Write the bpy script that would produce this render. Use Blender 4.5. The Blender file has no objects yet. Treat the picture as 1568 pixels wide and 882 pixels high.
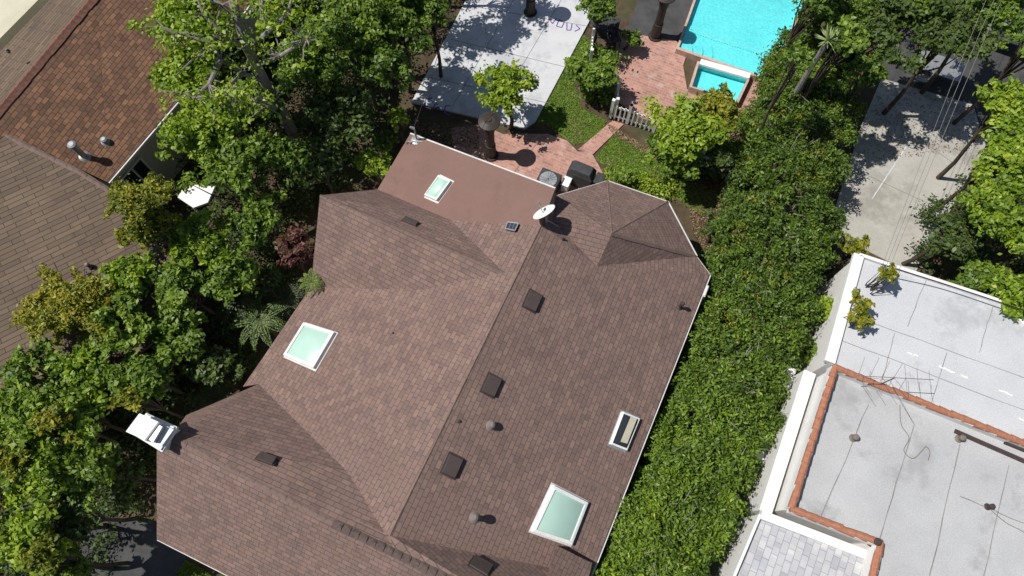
import bpy, math, numpy as np
from mathutils import Vector, Matrix
rng=np.random.default_rng(7)
scene=bpy.context.scene
H=25.0; TILT=math.radians(20.3); F=1080.0; CU,CV=784.0,441.0
ct,st=math.cos(TILT),math.sin(TILT)
def ray(u,v):
    dx=(u-CU)/F; dy=(CV-v)/F
    return Vector((dx,dy*ct+st,dy*st-ct))
def P(u,v,z=0.0):
    d=ray(u,v); t=(z-H)/d.z
    return Vector((d.x*t,d.y*t,z))
def PP(u,v,pl):
    o=Vector((0,0,H)); d=ray(u,v); t=(pl[0]-o).dot(pl[1])/d.dot(pl[1])
    return o+d*t
def plane(a,b,c):
    n=(b-a).cross(c-a).normalized()
    if n.z<0:n=-n
    return (a,n)
def mpp(u,v,z):
    d=ray(u,v); return ((z-H)/d.z)/F
AX=Vector((0.419,0.908,0)); BX=Vector((0.908,-0.419,0))
# ---------------- materials
def newmat(name):
    m=bpy.data.materials.new(name); m.use_nodes=True
    nt=m.node_tree; b=nt.nodes['Principled BSDF']; return m,nt,b
def N(nt,t,**k):
    n=nt.nodes.new(t)
    for a,v in k.items(): setattr(n,a,v)
    return n
def ramp(nt,cols):
    r=N(nt,'ShaderNodeValToRGB'); e=r.color_ramp.elements
    while len(e)<len(cols): e.new(0.5)
    for i,(p,c) in enumerate(cols):
        e[i].position=p; e[i].color=(c[0],c[1],c[2],1)
    return r
def mixc(nt,a,b,fac,mode='MIX'):
    m=N(nt,'ShaderNodeMix',data_type='RGBA',blend_type=mode)
    for s,v in ((0,fac),(6,a),(7,b)):
        if hasattr(v,'links'): nt.links.new(v,m.inputs[s])
        else: m.inputs[s].default_value=v if s==0 else (v[0],v[1],v[2],1)
    return m.outputs[2]
def noise(nt,co,scale,detail=4,rough=.6):
    n=N(nt,'ShaderNodeTexNoise'); n.inputs['Scale'].default_value=scale
    n.inputs['Detail'].default_value=detail; n.inputs['Roughness'].default_value=rough
    nt.links.new(co,n.inputs['Vector']); return n.outputs['Fac']
def bump(nt,b,h,s,d=.02):
    k=N(nt,'ShaderNodeBump'); k.inputs['Strength'].default_value=s; k.inputs['Distance'].default_value=d
    nt.links.new(h,k.inputs['Height']); nt.links.new(k.outputs[0],b.inputs['Normal'])
def surf(name,c1,c2,scale=3,rough=.85,bs=.3,fine=40,c3=None,big=.35,metal=0,spec=.3,thr=.5):
    m,nt,b=newmat(name); tc=N(nt,'ShaderNodeTexCoord').outputs['Object']
    a=noise(nt,tc,scale,6,.65); f=noise(nt,tc,fine,3,.7)
    r=ramp(nt,[(.32,c1),(.68,c2)]); nt.links.new(a,r.inputs[0])
    r2=ramp(nt,[(.3,(.7,.7,.7)),(.7,(1.2,1.2,1.2))]); nt.links.new(f,r2.inputs[0])
    c=mixc(nt,r.outputs[0],r2.outputs[0],.6,'MULTIPLY')
    if c3:
        g=noise(nt,tc,big,6,.75); r3=ramp(nt,[(thr,(0,0,0)),(thr+.12,(1,1,1))]); nt.links.new(g,r3.inputs[0])
        c=mixc(nt,c,c3,r3.outputs[0])
    nt.links.new(c,b.inputs['Base Color']); b.inputs['Roughness'].default_value=rough
    b.inputs['Metallic'].default_value=metal; b.inputs['Specular IOR Level'].default_value=spec
    bump(nt,b,f,bs); return m
def shingle(name,c1,c2,cm,bw=.3,rh=.145,mort=.012,stain=(.9,1.08),var=(.86,1.15),bs=.45):
    m,nt,b=newmat(name); uv=N(nt,'ShaderNodeUVMap').outputs[0]
    def brick(w,h,off,ms):
        k=N(nt,'ShaderNodeTexBrick'); k.offset=off
        k.inputs['Scale'].default_value=1; k.inputs['Brick Width'].default_value=w
        k.inputs['Row Height'].default_value=h; k.inputs['Mortar Size'].default_value=ms
        k.inputs['Mortar Smooth'].default_value=.3
        nt.links.new(uv,k.inputs['Vector']); return k
    k=brick(bw,rh,.37,mort)
    k.inputs['Color1'].default_value=(*c1,1);k.inputs['Color2'].default_value=(*c2,1);k.inputs['Mortar'].default_value=(*cm,1)
    g=noise(nt,uv,90,3,.8); r=ramp(nt,[(.3,(.72,.72,.72)),(.7,(1.25,1.25,1.25))]); nt.links.new(g,r.inputs[0])
    c=mixc(nt,k.outputs[0],r.outputs[0],.7,'MULTIPLY')
    a=noise(nt,uv,.5,6,.7); r2=ramp(nt,[(.35,(stain[0],)*3),(.65,(stain[1],)*3)]); nt.links.new(a,r2.inputs[0])
    c=mixc(nt,c,r2.outputs[0],.8,'MULTIPLY')
    k2=brick(bw*.8,rh,.6,0); k2.inputs['Color1'].default_value=(var[0],var[0],var[0]*1.04,1);k2.inputs['Color2'].default_value=(var[1],var[1]*.97,var[1]*.94,1)
    c=mixc(nt,c,k2.outputs[0],.8,'MULTIPLY')
    nt.links.new(c,b.inputs['Base Color']); b.inputs['Roughness'].default_value=.9; b.inputs['Specular IOR Level'].default_value=.25
    sx=N(nt,'ShaderNodeSeparateXYZ'); nt.links.new(uv,sx.inputs[0])
    dv=N(nt,'ShaderNodeMath',operation='DIVIDE'); nt.links.new(sx.outputs[1],dv.inputs[0]); dv.inputs[1].default_value=rh
    fr=N(nt,'ShaderNodeMath',operation='FRACT'); nt.links.new(dv.outputs[0],fr.inputs[0])
    ad=N(nt,'ShaderNodeMath',operation='SUBTRACT'); nt.links.new(g,ad.inputs[0]); nt.links.new(fr.outputs[0],ad.inputs[1])
    bump(nt,b,ad.outputs[0],bs,.012)
    return m
M={}
M['roof']=shingle('brown_shingles',(.222,.152,.128),(.172,.118,.101),(.112,.077,.067),bw=.27)
M['roofN']=shingle('rust_shingles',(.22,.12,.072),(.125,.072,.048),(.06,.036,.024),bw=.28,rh=.15,var=(.75,1.2))
M['roofN2']=shingle('tan_shingles',(.155,.115,.082),(.115,.086,.062),(.05,.037,.028),bw=.9,rh=.17,mort=.014)
M['roofG']=shingle('grey_shingles',(.48,.49,.50),(.37,.38,.40),(.28,.28,.3),bw=.35,rh=.2)
M['rolled']=surf('rolled_roofing',(.180,.108,.09),(.205,.124,.104),.9,.9,.2,60,c3=(.162,.098,.083),big=.6,thr=.55)
M['cap']=surf('ridge_cap',(.15,.105,.09),(.21,.148,.125),9,.9,.4,60)
M['capd']=surf('ridge_cap_dark',(.075,.055,.05),(.15,.108,.094),6,.9,.4,60)
M['capN']=surf('ridge_cap_red',(.13,.06,.045),(.2,.1,.07),9,.9,.4,60)
M['white']=surf('white_paint',(.72,.72,.70),(.79,.79,.77),2,.6,.1,30)
M['gutter']=surf('gutter_paint',(.5,.49,.47),(.66,.65,.63),2,.6,.1,30)
M['stucco']=surf('stucco',(.72,.71,.69),(.80,.79,.77),1,.9,.4,50,c3=(.6,.59,.57),big=.7,thr=.6)
M['beige']=surf('beige_siding',(.50,.47,.36),(.58,.55,.42),1,.8,.2,30)
M['wroof']=surf('grey_membrane',(.38,.385,.39),(.455,.46,.465),.7,.85,.2,25,c3=(.31,.31,.315),big=.55,thr=.54)
M['wroof2']=surf('white_coating',(.46,.47,.49),(.535,.545,.565),.6,.8,.2,25,c3=(.38,.39,.405),big=.5,thr=.55)
M['seam']=surf('seam',(.18,.18,.18),(.28,.28,.28),2,.9,.2,30)
M['black']=surf('black_metal',(.02,.018,.016),(.035,.03,.028),5,.5,.1,30)
M['dkbrown']=surf('dark_brown_metal',(.05,.036,.034),(.065,.048,.044),5,.6,.1,30)
M['heater']=surf('bronze_metal',(.035,.027,.024),(.05,.039,.035),5,.5,.1,30)
M['grey']=surf('grey_metal',(.3,.31,.32),(.42,.43,.44),5,.45,.1,30,metal=.5)
M['taupe']=surf('taupe_metal',(.16,.13,.12),(.2,.165,.15),5,.6,.1,30)
M['clay']=surf('clay_tile',(.30,.125,.075),(.42,.19,.115),8,.8,.3,50)
M['conc']=surf('concrete',(.36,.345,.31),(.43,.415,.375),1.2,.9,.3,40,c3=(.28,.265,.235),big=.5)
M['pad']=surf('pale_concrete',(.50,.51,.53),(.58,.585,.60),1.0,.85,.2,40,c3=(.42,.43,.45),big=.8)
M['asph']=surf('asphalt',(.045,.045,.047),(.08,.08,.08),1.5,.9,.4,60)
M['joint']=surf('joint',(.18,.17,.16),(.25,.24,.22),3,.9,.1,30)
M['soil']=surf('soil',(.05,.037,.022),(.115,.082,.05),1.6,.95,.9,22,c3=(.05,.062,.022),big=.45)
M['lawn']=surf('lawn_turf',(.08,.15,.02),(.15,.24,.03),2.5,.9,.9,60,c3=(.17,.17,.06),big=.9)
M['bark']=surf('bark',(.15,.14,.125),(.30,.28,.25),8,.9,.6,40)
M['barkd']=surf('bark_dark',(.05,.038,.028),(.1,.08,.06),8,.9,.6,40)
M['plaster']=surf('pool_plaster',(.24,.72,.74),(.30,.80,.82),.8,.6,.05,10)
M['coping']=surf('pool_coping',(.42,.28,.22),(.55,.42,.35),5,.8,.2,30)
M['purple']=surf('purple_chalk',(.12,.07,.25),(.2,.12,.35),9,.9,.1,30)
M['cloth']=surf('dark_cover',(.03,.032,.036),(.06,.062,.068),4,.7,.2,30)
def brickm():
    m,nt,b=newmat('brick_paving'); tc=N(nt,'ShaderNodeTexCoord').outputs['Object']
    mp=N(nt,'ShaderNodeMapping'); mp.inputs['Rotation'].default_value=(0,0,math.radians(24.8)); nt.links.new(tc,mp.inputs[0])
    k=N(nt,'ShaderNodeTexBrick'); k.inputs['Scale'].default_value=1
    k.inputs['Brick Width'].default_value=.26;k.inputs['Row Height'].default_value=.13;k.inputs['Mortar Size'].default_value=.012
    k.inputs['Color1'].default_value=(.45,.215,.165,1);k.inputs['Color2'].default_value=(.31,.15,.12,1);k.inputs['Mortar'].default_value=(.34,.28,.24,1)
    nt.links.new(mp.outputs[0],k.inputs['Vector'])
    a=noise(nt,tc,1.1,6,.7); r=ramp(nt,[(.35,(.8,.8,.8)),(.68,(1.25,1.25,1.25))]); nt.links.new(a,r.inputs[0])
    c=mixc(nt,k.outputs[0],r.outputs[0],.8,'MULTIPLY')
    a2=noise(nt,tc,2.3,5,.7); r2=ramp(nt,[(.54,(0,0,0)),(.7,(.65,.65,.65))]); nt.links.new(a2,r2.inputs[0])
    c=mixc(nt,c,(.5,.4,.36),r2.outputs[0])
    nt.links.new(c,b.inputs['Base Color']); b.inputs['Roughness'].default_value=.9; bump(nt,b,a,.2); return m
M['brick']=brickm()
def glassm(name,col,rough=.12):
    m,nt,b=newmat(name); tc=N(nt,'ShaderNodeTexCoord').outputs['Object']
    a=noise(nt,tc,1.2,3,.5); r=ramp(nt,[(.3,tuple(x*.93 for x in col)),(.7,tuple(min(1,x*1.05) for x in col))]); nt.links.new(a,r.inputs[0])
    nt.links.new(r.outputs[0],b.inputs['Base Color']); b.inputs['Roughness'].default_value=rough; return m
M['glass']=glassm('skylight_dome',(.40,.58,.50),.3)
M['wglass']=glassm('window_glass',(.03,.035,.04),.05)
M['panel']=glassm('solar_cells',(.04,.045,.07),.15)
def waterm():
    m,nt,b=newmat('pool_water'); nt.nodes.remove(b); out=nt.nodes['Material Output']
    tc=N(nt,'ShaderNodeTexCoord').outputs['Object']; n=noise(nt,tc,3,3,.5)
    bp=N(nt,'ShaderNodeBump'); bp.inputs['Strength'].default_value=.25; bp.inputs['Distance'].default_value=.05; nt.links.new(n,bp.inputs['Height'])
    t=N(nt,'ShaderNodeBsdfTransparent'); t.inputs[0].default_value=(.66,.95,.96,1)
    g=N(nt,'ShaderNodeBsdfGlossy'); g.inputs['Roughness'].default_value=.05; nt.links.new(bp.outputs[0],g.inputs['Normal'])
    f=N(nt,'ShaderNodeFresnel'); f.inputs[0].default_value=1.33; nt.links.new(bp.outputs[0],f.inputs['Normal'])
    mx=N(nt,'ShaderNodeMixShader'); nt.links.new(f.outputs[0],mx.inputs[0]); nt.links.new(t.outputs[0],mx.inputs[1]); nt.links.new(g.outputs[0],mx.inputs[2])
    nt.links.new(mx.outputs[0],out.inputs[0]); return m
M['water']=waterm()
def leafm(name,cols,tr=.3):
    m,nt,b=newmat(name); out=nt.nodes['Material Output']
    at=N(nt,'ShaderNodeAttribute',attribute_name='tint')
    r=ramp(nt,[(i/(len(cols)-1),c) for i,c in enumerate(cols)]); nt.links.new(at.outputs['Fac'],r.inputs[0])
    nt.links.new(r.outputs[0],b.inputs['Base Color']); b.inputs['Roughness'].default_value=.5; b.inputs['Specular IOR Level'].default_value=.4
    t=N(nt,'ShaderNodeBsdfTranslucent'); c=mixc(nt,r.outputs[0],(1.3,1.45,.5),1.0,'MULTIPLY'); nt.links.new(c,t.inputs[0])
    mx=N(nt,'ShaderNodeMixShader'); mx.inputs[0].default_value=tr
    nt.links.new(b.outputs[0],mx.inputs[1]); nt.links.new(t.outputs[0],mx.inputs[2]); nt.links.new(mx.outputs[0],out.inputs[0]); return m
L={}
L['g']=leafm('leaf_green',[(.035,.065,.012),(.085,.15,.02),(.155,.24,.03),(.25,.34,.045)])
L['b']=leafm('leaf_bright',[(.065,.11,.014),(.15,.24,.02),(.26,.36,.028),(.38,.45,.05)])
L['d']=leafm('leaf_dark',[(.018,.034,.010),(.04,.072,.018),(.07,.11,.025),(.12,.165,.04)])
L['y']=leafm('leaf_yellow',[(.08,.115,.012),(.19,.22,.02),(.34,.31,.03),(.42,.33,.04)])
L['r']=leafm('leaf_red',[(.06,.02,.02),(.12,.035,.035),(.17,.07,.055),(.10,.10,.04)])
L['h']=leafm('leaf_hedge',[(.032,.055,.014),(.07,.12,.02),(.125,.205,.025),(.22,.32,.04)])
L['gr']=leafm('grass_blades',[(.07,.13,.015),(.13,.22,.025),(.2,.29,.035),(.28,.3,.09)])
L['lit']=leafm('leaf_litter',[(.06,.04,.02),(.12,.08,.04),(.2,.14,.07),(.28,.2,.1)],.05)
# ---------------- mesh builder
def empty(name):
    e=bpy.data.objects.new(name,None); scene.collection.objects.link(e); e.empty_display_size=.3; return e
class MB:
    def __init__(s): s.v=[];s.f=[]
    def add(s,vs,fs):
        o=len(s.v); s.v+= [tuple(x) for x in vs]; s.f+=[tuple(i+o for i in f) for f in fs]; return s
    def hexa(s,b,t):
        return s.add(list(b)+list(t),[(3,2,1,0),(4,5,6,7),(0,1,5,4),(1,2,6,5),(2,3,7,6),(3,0,4,7)])
    def obox(s,c,x,y,z):
        c=Vector(c)
        b=[c-x-y-z,c+x-y-z,c+x+y-z,c-x+y-z]; t=[p+2*z for p in b]; return s.hexa(b,t)
    def beam(s,a,b,w,h,up=Vector((0,0,1))):
        d=(b-a); y=d.normalized(); x=y.cross(up).normalized(); z=x.cross(y)
        return s.obox((a+b)/2,x*w/2,d/2,z*h/2)
    def tube(s,a,b,r1,r2,n=10,cap=True):
        a=Vector(a);b=Vector(b); d=(b-a).normalized(); x=d.orthogonal().normalized(); y=d.cross(x)
        vs=[a+(x*math.cos(2*math.pi*i/n)+y*math.sin(2*math.pi*i/n))*r1 for i in range(n)]+[b+(x*math.cos(2*math.pi*i/n)+y*math.sin(2*math.pi*i/n))*r2 for i in range(n)]
        fs=[(i,(i+1)%n,n+(i+1)%n,n+i) for i in range(n)]
        if cap: fs+=[tuple(range(n-1,-1,-1)),tuple(range(n,2*n))]
        return s.add(vs,fs)
    def path(s,pts,rs,n=8):
        for i in range(len(pts)-1): s.tube(pts[i],pts[i+1],rs[i],rs[i+1],n)
        return s
    def prism(s,pts,z0,z1):
        n=len(pts)
        ar=sum(pts[i].x*pts[(i+1)%n].y-pts[(i+1)%n].x*pts[i].y for i in range(n))
        if ar<0: pts=pts[::-1]
        vs=[(p.x,p.y,z0) for p in pts]+[(p.x,p.y,z1) for p in pts]
        return s.add(vs,[tuple(range(n-1,-1,-1)),tuple(range(n,2*n))]+[(i,(i+1)%n,n+(i+1)%n,n+i) for i in range(n)])
    def obj(s,name,mat,parent=None,smooth=False,uv=False,bevel=0):
        me=bpy.data.meshes.new(name); me.from_pydata(s.v,[],s.f); me.update()
        o=bpy.data.objects.new(name,me); scene.collection.objects.link(o); me.materials.append(mat)
        if parent: o.parent=parent
        if smooth:
            for p in me.polygons:p.use_smooth=True
        if uv:
            l=me.uv_layers.new(name='UVMap')
            for p in me.polygons:
                n=p.normal; u=Vector((0,0,1)).cross(n)
                if u.length<1e-3: u=BX.copy()
                u.normalize(); v=n.cross(u)
                for li in p.loop_indices:
                    c=me.vertices[me.loops[li].vertex_index].co; l.data[li].uv=(c.dot(u),c.dot(v))
        if bevel:
            b=o.modifiers.new('b','BEVEL'); b.width=bevel; b.segments=2; b.limit_method='ANGLE'
        return o
def facets(name,polys,mat,parent,th=.1,smooth=False):
    mb=MB()
    for p in polys:
        n=len(p); nr=Vector((0,0,0))
        for i in range(n): nr+=Vector(p[i]).cross(Vector(p[(i+1)%n]))
        if nr.z<0:p=p[::-1]
        lo=[(q[0],q[1],q[2]-th) for q in p]
        mb.add(list(p)+lo,[tuple(range(n)),tuple(range(2*n-1,n-1,-1))]+[(i,n+i,n+(i+1)%n,(i+1)%n) for i in range(n)])
    return mb.obj(name,mat,parent,uv=True,smooth=smooth)
# ---------------- foliage
def leafmesh(name,pos,nrm,tint,Ls,Wr,mat,parent=None):
    n=len(pos)
    rnd=rng.normal(size=(n,3)); t=np.cross(nrm,rnd); t/=np.linalg.norm(t,axis=1)[:,None]+1e-9
    b=np.cross(nrm,t); Ls=Ls[:,None]; W=Ls*Wr
    V=np.empty((n,4,3)); V[:,0]=pos-t*Ls*.5; V[:,1]=pos+b*W*.5+nrm*Ls*.08; V[:,2]=pos+t*Ls*.5; V[:,3]=pos-b*W*.5+nrm*Ls*.08
    me=bpy.data.meshes.new(name); me.vertices.add(4*n); me.loops.add(4*n); me.polygons.add(n)
    me.vertices.foreach_set('co',V.reshape(-1).astype(np.float32))
    me.loops.foreach_set('vertex_index',np.arange(4*n,dtype=np.int32))
    me.polygons.foreach_set('loop_start',np.arange(0,4*n,4,dtype=np.int32))
    me.update(calc_edges=True)
    a=me.attributes.new('tint','FLOAT','POINT'); a.data.foreach_set('value',np.repeat(np.clip(tint,0,1),4).astype(np.float32))
    me.materials.append(mat)
    o=bpy.data.objects.new(name,me); scene.collection.objects.link(o)
    if parent:o.parent=parent
    return o
def clump_leaves(name,C,R,n,size,wr,mat,parent=None,up=.5,jit=.6,bias=0):
    C=np.asarray(C,float); R=np.asarray(R,float); k=len(C)
    w=R[:,0]**1.8; w/=w.sum(); idx=rng.choice(k,n,p=w)
    d=rng.normal(size=(n,3)); d/=np.linalg.norm(d,axis=1)[:,None]
    lo=d[:,2]<-.35; d[lo,2]*=-1
    rad=rng.uniform(.15,1.1,n)**.75; st_=rng.random(n)<.14; rad[st_]*=1.45; rad=rad[:,None]
    ax=rng.normal(size=(k,3)); ax[:,2]=np.abs(ax[:,2])*.4; ax/=np.linalg.norm(ax,axis=1)[:,None]
    al=(d*ax[idx]).sum(1)[:,None]
    dd=d+ax[idx]*al*rng.uniform(.3,1.1,k)[idx][:,None]
    pos=C[idx]+R[idx]*dd*rad
    nr=d*.45+np.array([0,0,up])+rng.normal(size=(n,3))*jit; nr/=np.linalg.norm(nr,axis=1)[:,None]
    ct_=rng.uniform(0,1,k)
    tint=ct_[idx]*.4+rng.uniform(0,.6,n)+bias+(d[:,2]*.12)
    return leafmesh(name,pos,nr,tint,size*rng.uniform(.55,1.35,n),wr,mat,parent)
def tree(name,u,v,rp,z,kind='g',rz=None,dens=950,size=.17,wr=.55,bark='barkd',nc=None,bias=0,h0=0,tdx=0):
    c=P(u,v,z); r=rp*mpp(u,v,z); rz=rz or r*.75
    e=empty(name)
    nc=nc or int(26+r*r*17)
    C=[];R=[]
    ax=rng.uniform(0,6.28); el=rng.uniform(.85,1.15)
    for i in range(nc):
        d=rng.normal(size=3); d/=np.linalg.norm(d)
        if d[2]<-.2:d[2]*=-1
        q=rng.uniform(.2,1.0)**.6*.9
        if rng.random()<.2:q*=rng.uniform(1.1,1.35)
        cr=min(.55,r*rng.uniform(.11,.25))
        ang=math.atan2(d[1],d[0]); lob=1+.2*math.sin(3*ang+ax)+.13*math.sin(5*ang+2*ax)
        C.append((c.x+d[0]*q*r*lob*el,c.y+d[1]*q*r*lob/el,c.z+d[2]*q*rz-.1)); R.append((cr,cr,cr*.65))
    n=int(math.pi*r*r*dens)
    clump_leaves('crown',C,R,n,size,wr,L[kind],e,bias=bias)
    g=Vector((c.x+rng.uniform(-.3,.3)+tdx,c.y+rng.uniform(-.3,.3),h0))
    top=Vector((c.x,c.y,c.z)); fork=g.lerp(top,.55)+Vector((rng.uniform(-.15,.15),rng.uniform(-.15,.15),0))
    mb=MB(); tr=.035+.03*r
    mb.path([g,g.lerp(fork,.5)+Vector((.05,-.04,0)),fork,top],[tr*1.4,tr*1.1,tr*.9,tr*.4],9)
    for i in rng.choice(nc,min(nc,14),replace=False):
        q=Vector(C[i]); mid=fork.lerp(q,.5)+Vector((rng.uniform(-.15,.15),rng.uniform(-.15,.15),rng.uniform(0,.2)))
        mb.path([fork,mid,q],[tr*.55,tr*.35,tr*.12],6)
    mb.obj('trunk',M[bark],e)
    return e
def inpoly(x,y,poly):
    c=np.zeros(len(x),bool); n=len(poly); j=n-1
    for i in range(n):
        xi,yi=poly[i].x,poly[i].y; xj,yj=poly[j].x,poly[j].y
        k=((yi>y)!=(yj>y))&(x<(xj-xi)*(y-yi)/(yj-yi+1e-12)+xi); c^=k; j=i
    return c
def scatter_poly(poly,n):
    xs=[p.x for p in poly]; ys=[p.y for p in poly]; out=np.zeros((0,2))
    while len(out)<n:
        x=rng.uniform(min(xs),max(xs),n); y=rng.uniform(min(ys),max(ys),n); k=inpoly(x,y,poly)
        out=np.vstack([out,np.stack([x[k],y[k]],1)])
    return out[:n]
def px(lst,z=0): return [P(u,v,z) for u,v in lst]
def ground_leaves(name,poly,n,z,size,wr,mat,par=None,jit=.4,up=1.0):
    q=scatter_poly(poly,n); pos=np.column_stack([q,np.full(n,z)+rng.uniform(0,.03,n)])
    nr=np.array([0,0,up])+rng.normal(size=(n,3))*jit; nr/=np.linalg.norm(nr,axis=1)[:,None]
    return leafmesh(name,pos,nr,rng.uniform(0,1,n),size*rng.uniform(.6,1.3,n),wr,mat,par)
# ---------------- ground and paving
MB().add([(-300,-300,0),(300,-300,0),(300,300,0),(-300,300,0)],[(0,1,2,3)]).obj('ground',M['soil'])
def sheet(name,pts,z,mat,th=.05,par=None): return MB().prism(px(pts,z),z-th if z>th else .001,z).obj(name,mat,par)
pad=[(735,-40),(925,-10),(820,186),(803,197),(630,156)]
pe=empty('concrete_pad'); MB().prism(px(pad,.1),.0005,.1).obj('slab',M['pad'],pe)
mb=MB()
for a,b in (((690,168),(800,-24)),((750,184),(868,-15)),((655,118),(850,160)),((690,60),(872,104)),((715,8),(900,40))):
    mb.beam(P(*a,.104),P(*b,.104),.022,.004)
mb.obj('joints',M['joint'],pe)
mb=MB()
def scrib(strokes):
    for s in strokes:
        for i in range(len(s)-1): mb.beam(P(*s[i],.108),P(*s[i+1],.108),.045,.003)
scrib([[(652,150),(650,164),(658,166)],[(662,168),(668,156),(674,170)],[(664,164),(671,165)],[(690,162),(682,162),(680,172),(688,177)],[(656,152),(662,150)],
       [(840,28),(846,36),(852,28)],[(856,30),(852,40),(860,42),(864,34),(856,30)],[(868,34),(868,46),(874,46),(876,36)],[(882,38),(888,44),(880,48)]])
mb.obj('chalk_marks',M['purple'],pe)
ground_leaves('fallen_leaves',px([(735,-30),(800,-20),(700,165),(640,155)]),260,.105,.06,.6,L['lit'],pe)
lawn1=[(885,50),(905,62),(878,125),(890,165),(930,185),(912,214),(880,222),(835,190),(822,186)]
lawn2=[(938,207),(1000,235),(1060,278),(1112,300),(1075,330),(1030,300),(960,278),(912,243)]
lawn3=[(285,858),(420,930),(300,960),(255,900)]
for l in (lawn1,lawn2,lawn3):
    e=empty('lawn'); MB().prism(px(l,.02),.0015,.02).obj('turf',M['lawn'],e)
    ground_leaves('blades',px(l,0),8000,.03,.09,.25,L['gr'],e,jit=.9,up=.5)
sheet('brick_patio',[(690,196),(735,190),(770,205),(838,205),(868,215),(885,232),(905,232),(925,268),(905,300),(840,330),(700,260)],.05,M['brick'])
sheet('brick_path',[(885,229),(938,184),(955,190),(908,236)],.055,M['brick'])
sheet('side_path',[(1165,470),(1255,430),(1190,700),(1090,980),(1000,980),(1110,740)],.03,M['asph'])  # dark asphalt colour stands in for the hedge's shade on this path
poolw=[(1092,-75),(1255,-40),(1172,118),(1040,72)]
spaw=[(1071,96),(1146,117),(1128,154),(1060,132)]
sheet('pool_patio',[(945,48),(1035,62),(1052,82),(1046,100),(1052,136),(1062,150),(1060,175),(1020,190),(985,182),(938,150)],.05,M['brick'])
sheet('pool_patio',[(1020,190),(1062,172),(1062,152),(1052,140),(1130,158),(1147,119),(1165,121),(1150,200),(1100,215)],.055,M['brick'])
sheet('pool_patio',[(1000,-60),(1090,-60),(1040,62),(958,50)],.045,M['asph'])
def basin(name,poly,z0,zt,zw,cw=.22):
    e=empty(name); pts=px(poly,zt)
    n=len(pts); cen=sum(pts,Vector())/n
    out=[p+(p-cen).normalized()*cw for p in pts]
    mb=MB()
    for i in range(n):
        j=(i+1)%n; a,b,c,d=pts[i],pts[j],out[j],out[i]
        mb.hexa([Vector((q.x,q.y,0.002)) for q in (a,b,c,d)],[Vector((q.x,q.y,zt)) for q in (a,b,c,d)])
    mb.obj('coping',M['coping'],e)
    wl=MB(); ins=[p+(cen-p).normalized()*.01 for p in pts]
    wl.add([(p.x,p.y,z0) for p in ins]+[(p.x,p.y,zt-.02) for p in ins],[tuple(range(n))]+[(i,(i+1)%n,n+(i+1)%n,n+i) for i in range(n)])
    wl.obj('basin',M['plaster'],e)
    MB().add([(p.x,p.y,zw) for p in ins],[tuple(range(n))]).obj('water',M['water'],e)
    return e
pe=basin('swimming_pool',poolw,.01,.34,.28,.16)
c0=P(1040,72,.3); mb=MB()
for k,r in enumerate((1.5,1.05,.6)):
    pts=[c0.copy()]+[c0+Vector((math.cos(t),math.sin(t),0))*r for t in np.linspace(math.radians(-20),math.radians(68),9)]
    mb.prism(pts,.012,.06+.07*k)
mb.obj('steps',M['plaster'],pe)
mb=MB()
for q in [P(1058,45,.286).lerp(P(1200,88,.286),t) for t in np.linspace(0,1,36)]: mb.tube(q,q+Vector((.03,-.008,0)),.016,.016,6)
mb.obj('lane_floats',M['gutter'],pe)
pe2=basin('spa',spaw,.012,.42,.36,.12)
mb=MB(); mb.beam(P(1072,95,.44),P(1148,117,.44),.28,.1); mb.obj('ledge',M['white'],pe2)
sheet('driveway',[(1350,120),(1490,160),(1512,232),(1450,330),(1400,420),(1300,370),(1275,330),(1320,190)],.04,M['conc'])
sheet('driveway_upper',[(1360,-60),(1800,-60),(1700,220),(1500,225),(1485,165),(1352,125)],.035,M['asph'])
mb=MB(); mb.beam(P(1335,305,.045),P(1396,212,.045),.045,.006)
mb.obj('driveway_crack_patch',M['pad'])
mb=MB(); mb.beam(P(1398,205,.045),P(1460,250,.045),.018,.006); mb.beam(P(1345,160,.045),P(1480,215,.045),.018,.006);mb.beam(P(1310,260,.045),P(1440,320,.045),.018,.006)
mb.obj('driveway_joints',M['joint'])
sheet('street_driveway',[(140,790),(290,800),(285,860),(252,905),(280,980),(60,980)],.03,M['asph'])
# ---------------- main house
house=empty('brown_roof_house')
zr=5.4
R0=P(597,820,zr);R1=P(829,345,5.3);E=P(372,592,3.0);BR=P(905,882,3.0)
LEFT=plane(R0,R1,E); RIGHT=plane(R0,R1,BR)
J=PP(772,417,LEFT);S=PP(476,440,LEFT);Mv=PP(645,444,LEFT);K=PP(690,337,LEFT);Nv=PP(396,588,LEFT);Vm=PP(532,722,LEFT)
G=P(490,299,J.z)
FLAT=plane(K,R1,P(628,205,K.z-.35))
FN1=PP(628,205,FLAT);FN2=PP(850,289,FLAT);W=PP(578,290,FLAT)
Nc=P(285,636,3.9);Gw=P(262,668,zr-.05)
RJ=P(602,838,zr-.02);RE=P(790,935,zr-.02);SC=P(240,826,3.0);SW=P(240,690,5.0);SE=P(640,1030,3.0)
BR2=P(868,975,3.0);E2=PP(1087,420,RIGHT);E1=P(1066,392,3.05);C1=P(1022,309,3.2);B1=P(930,277,3.4);A1=P(852,300,4.5)
T=P(937,357,5.05);Lp=P(846,338,5.0);V=PP(914,408,RIGHT)
print('Z',[round(p.z,2) for p in (J,S,Mv,K,Nv,Vm,FN1,FN2,W,E2,V)])
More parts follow.
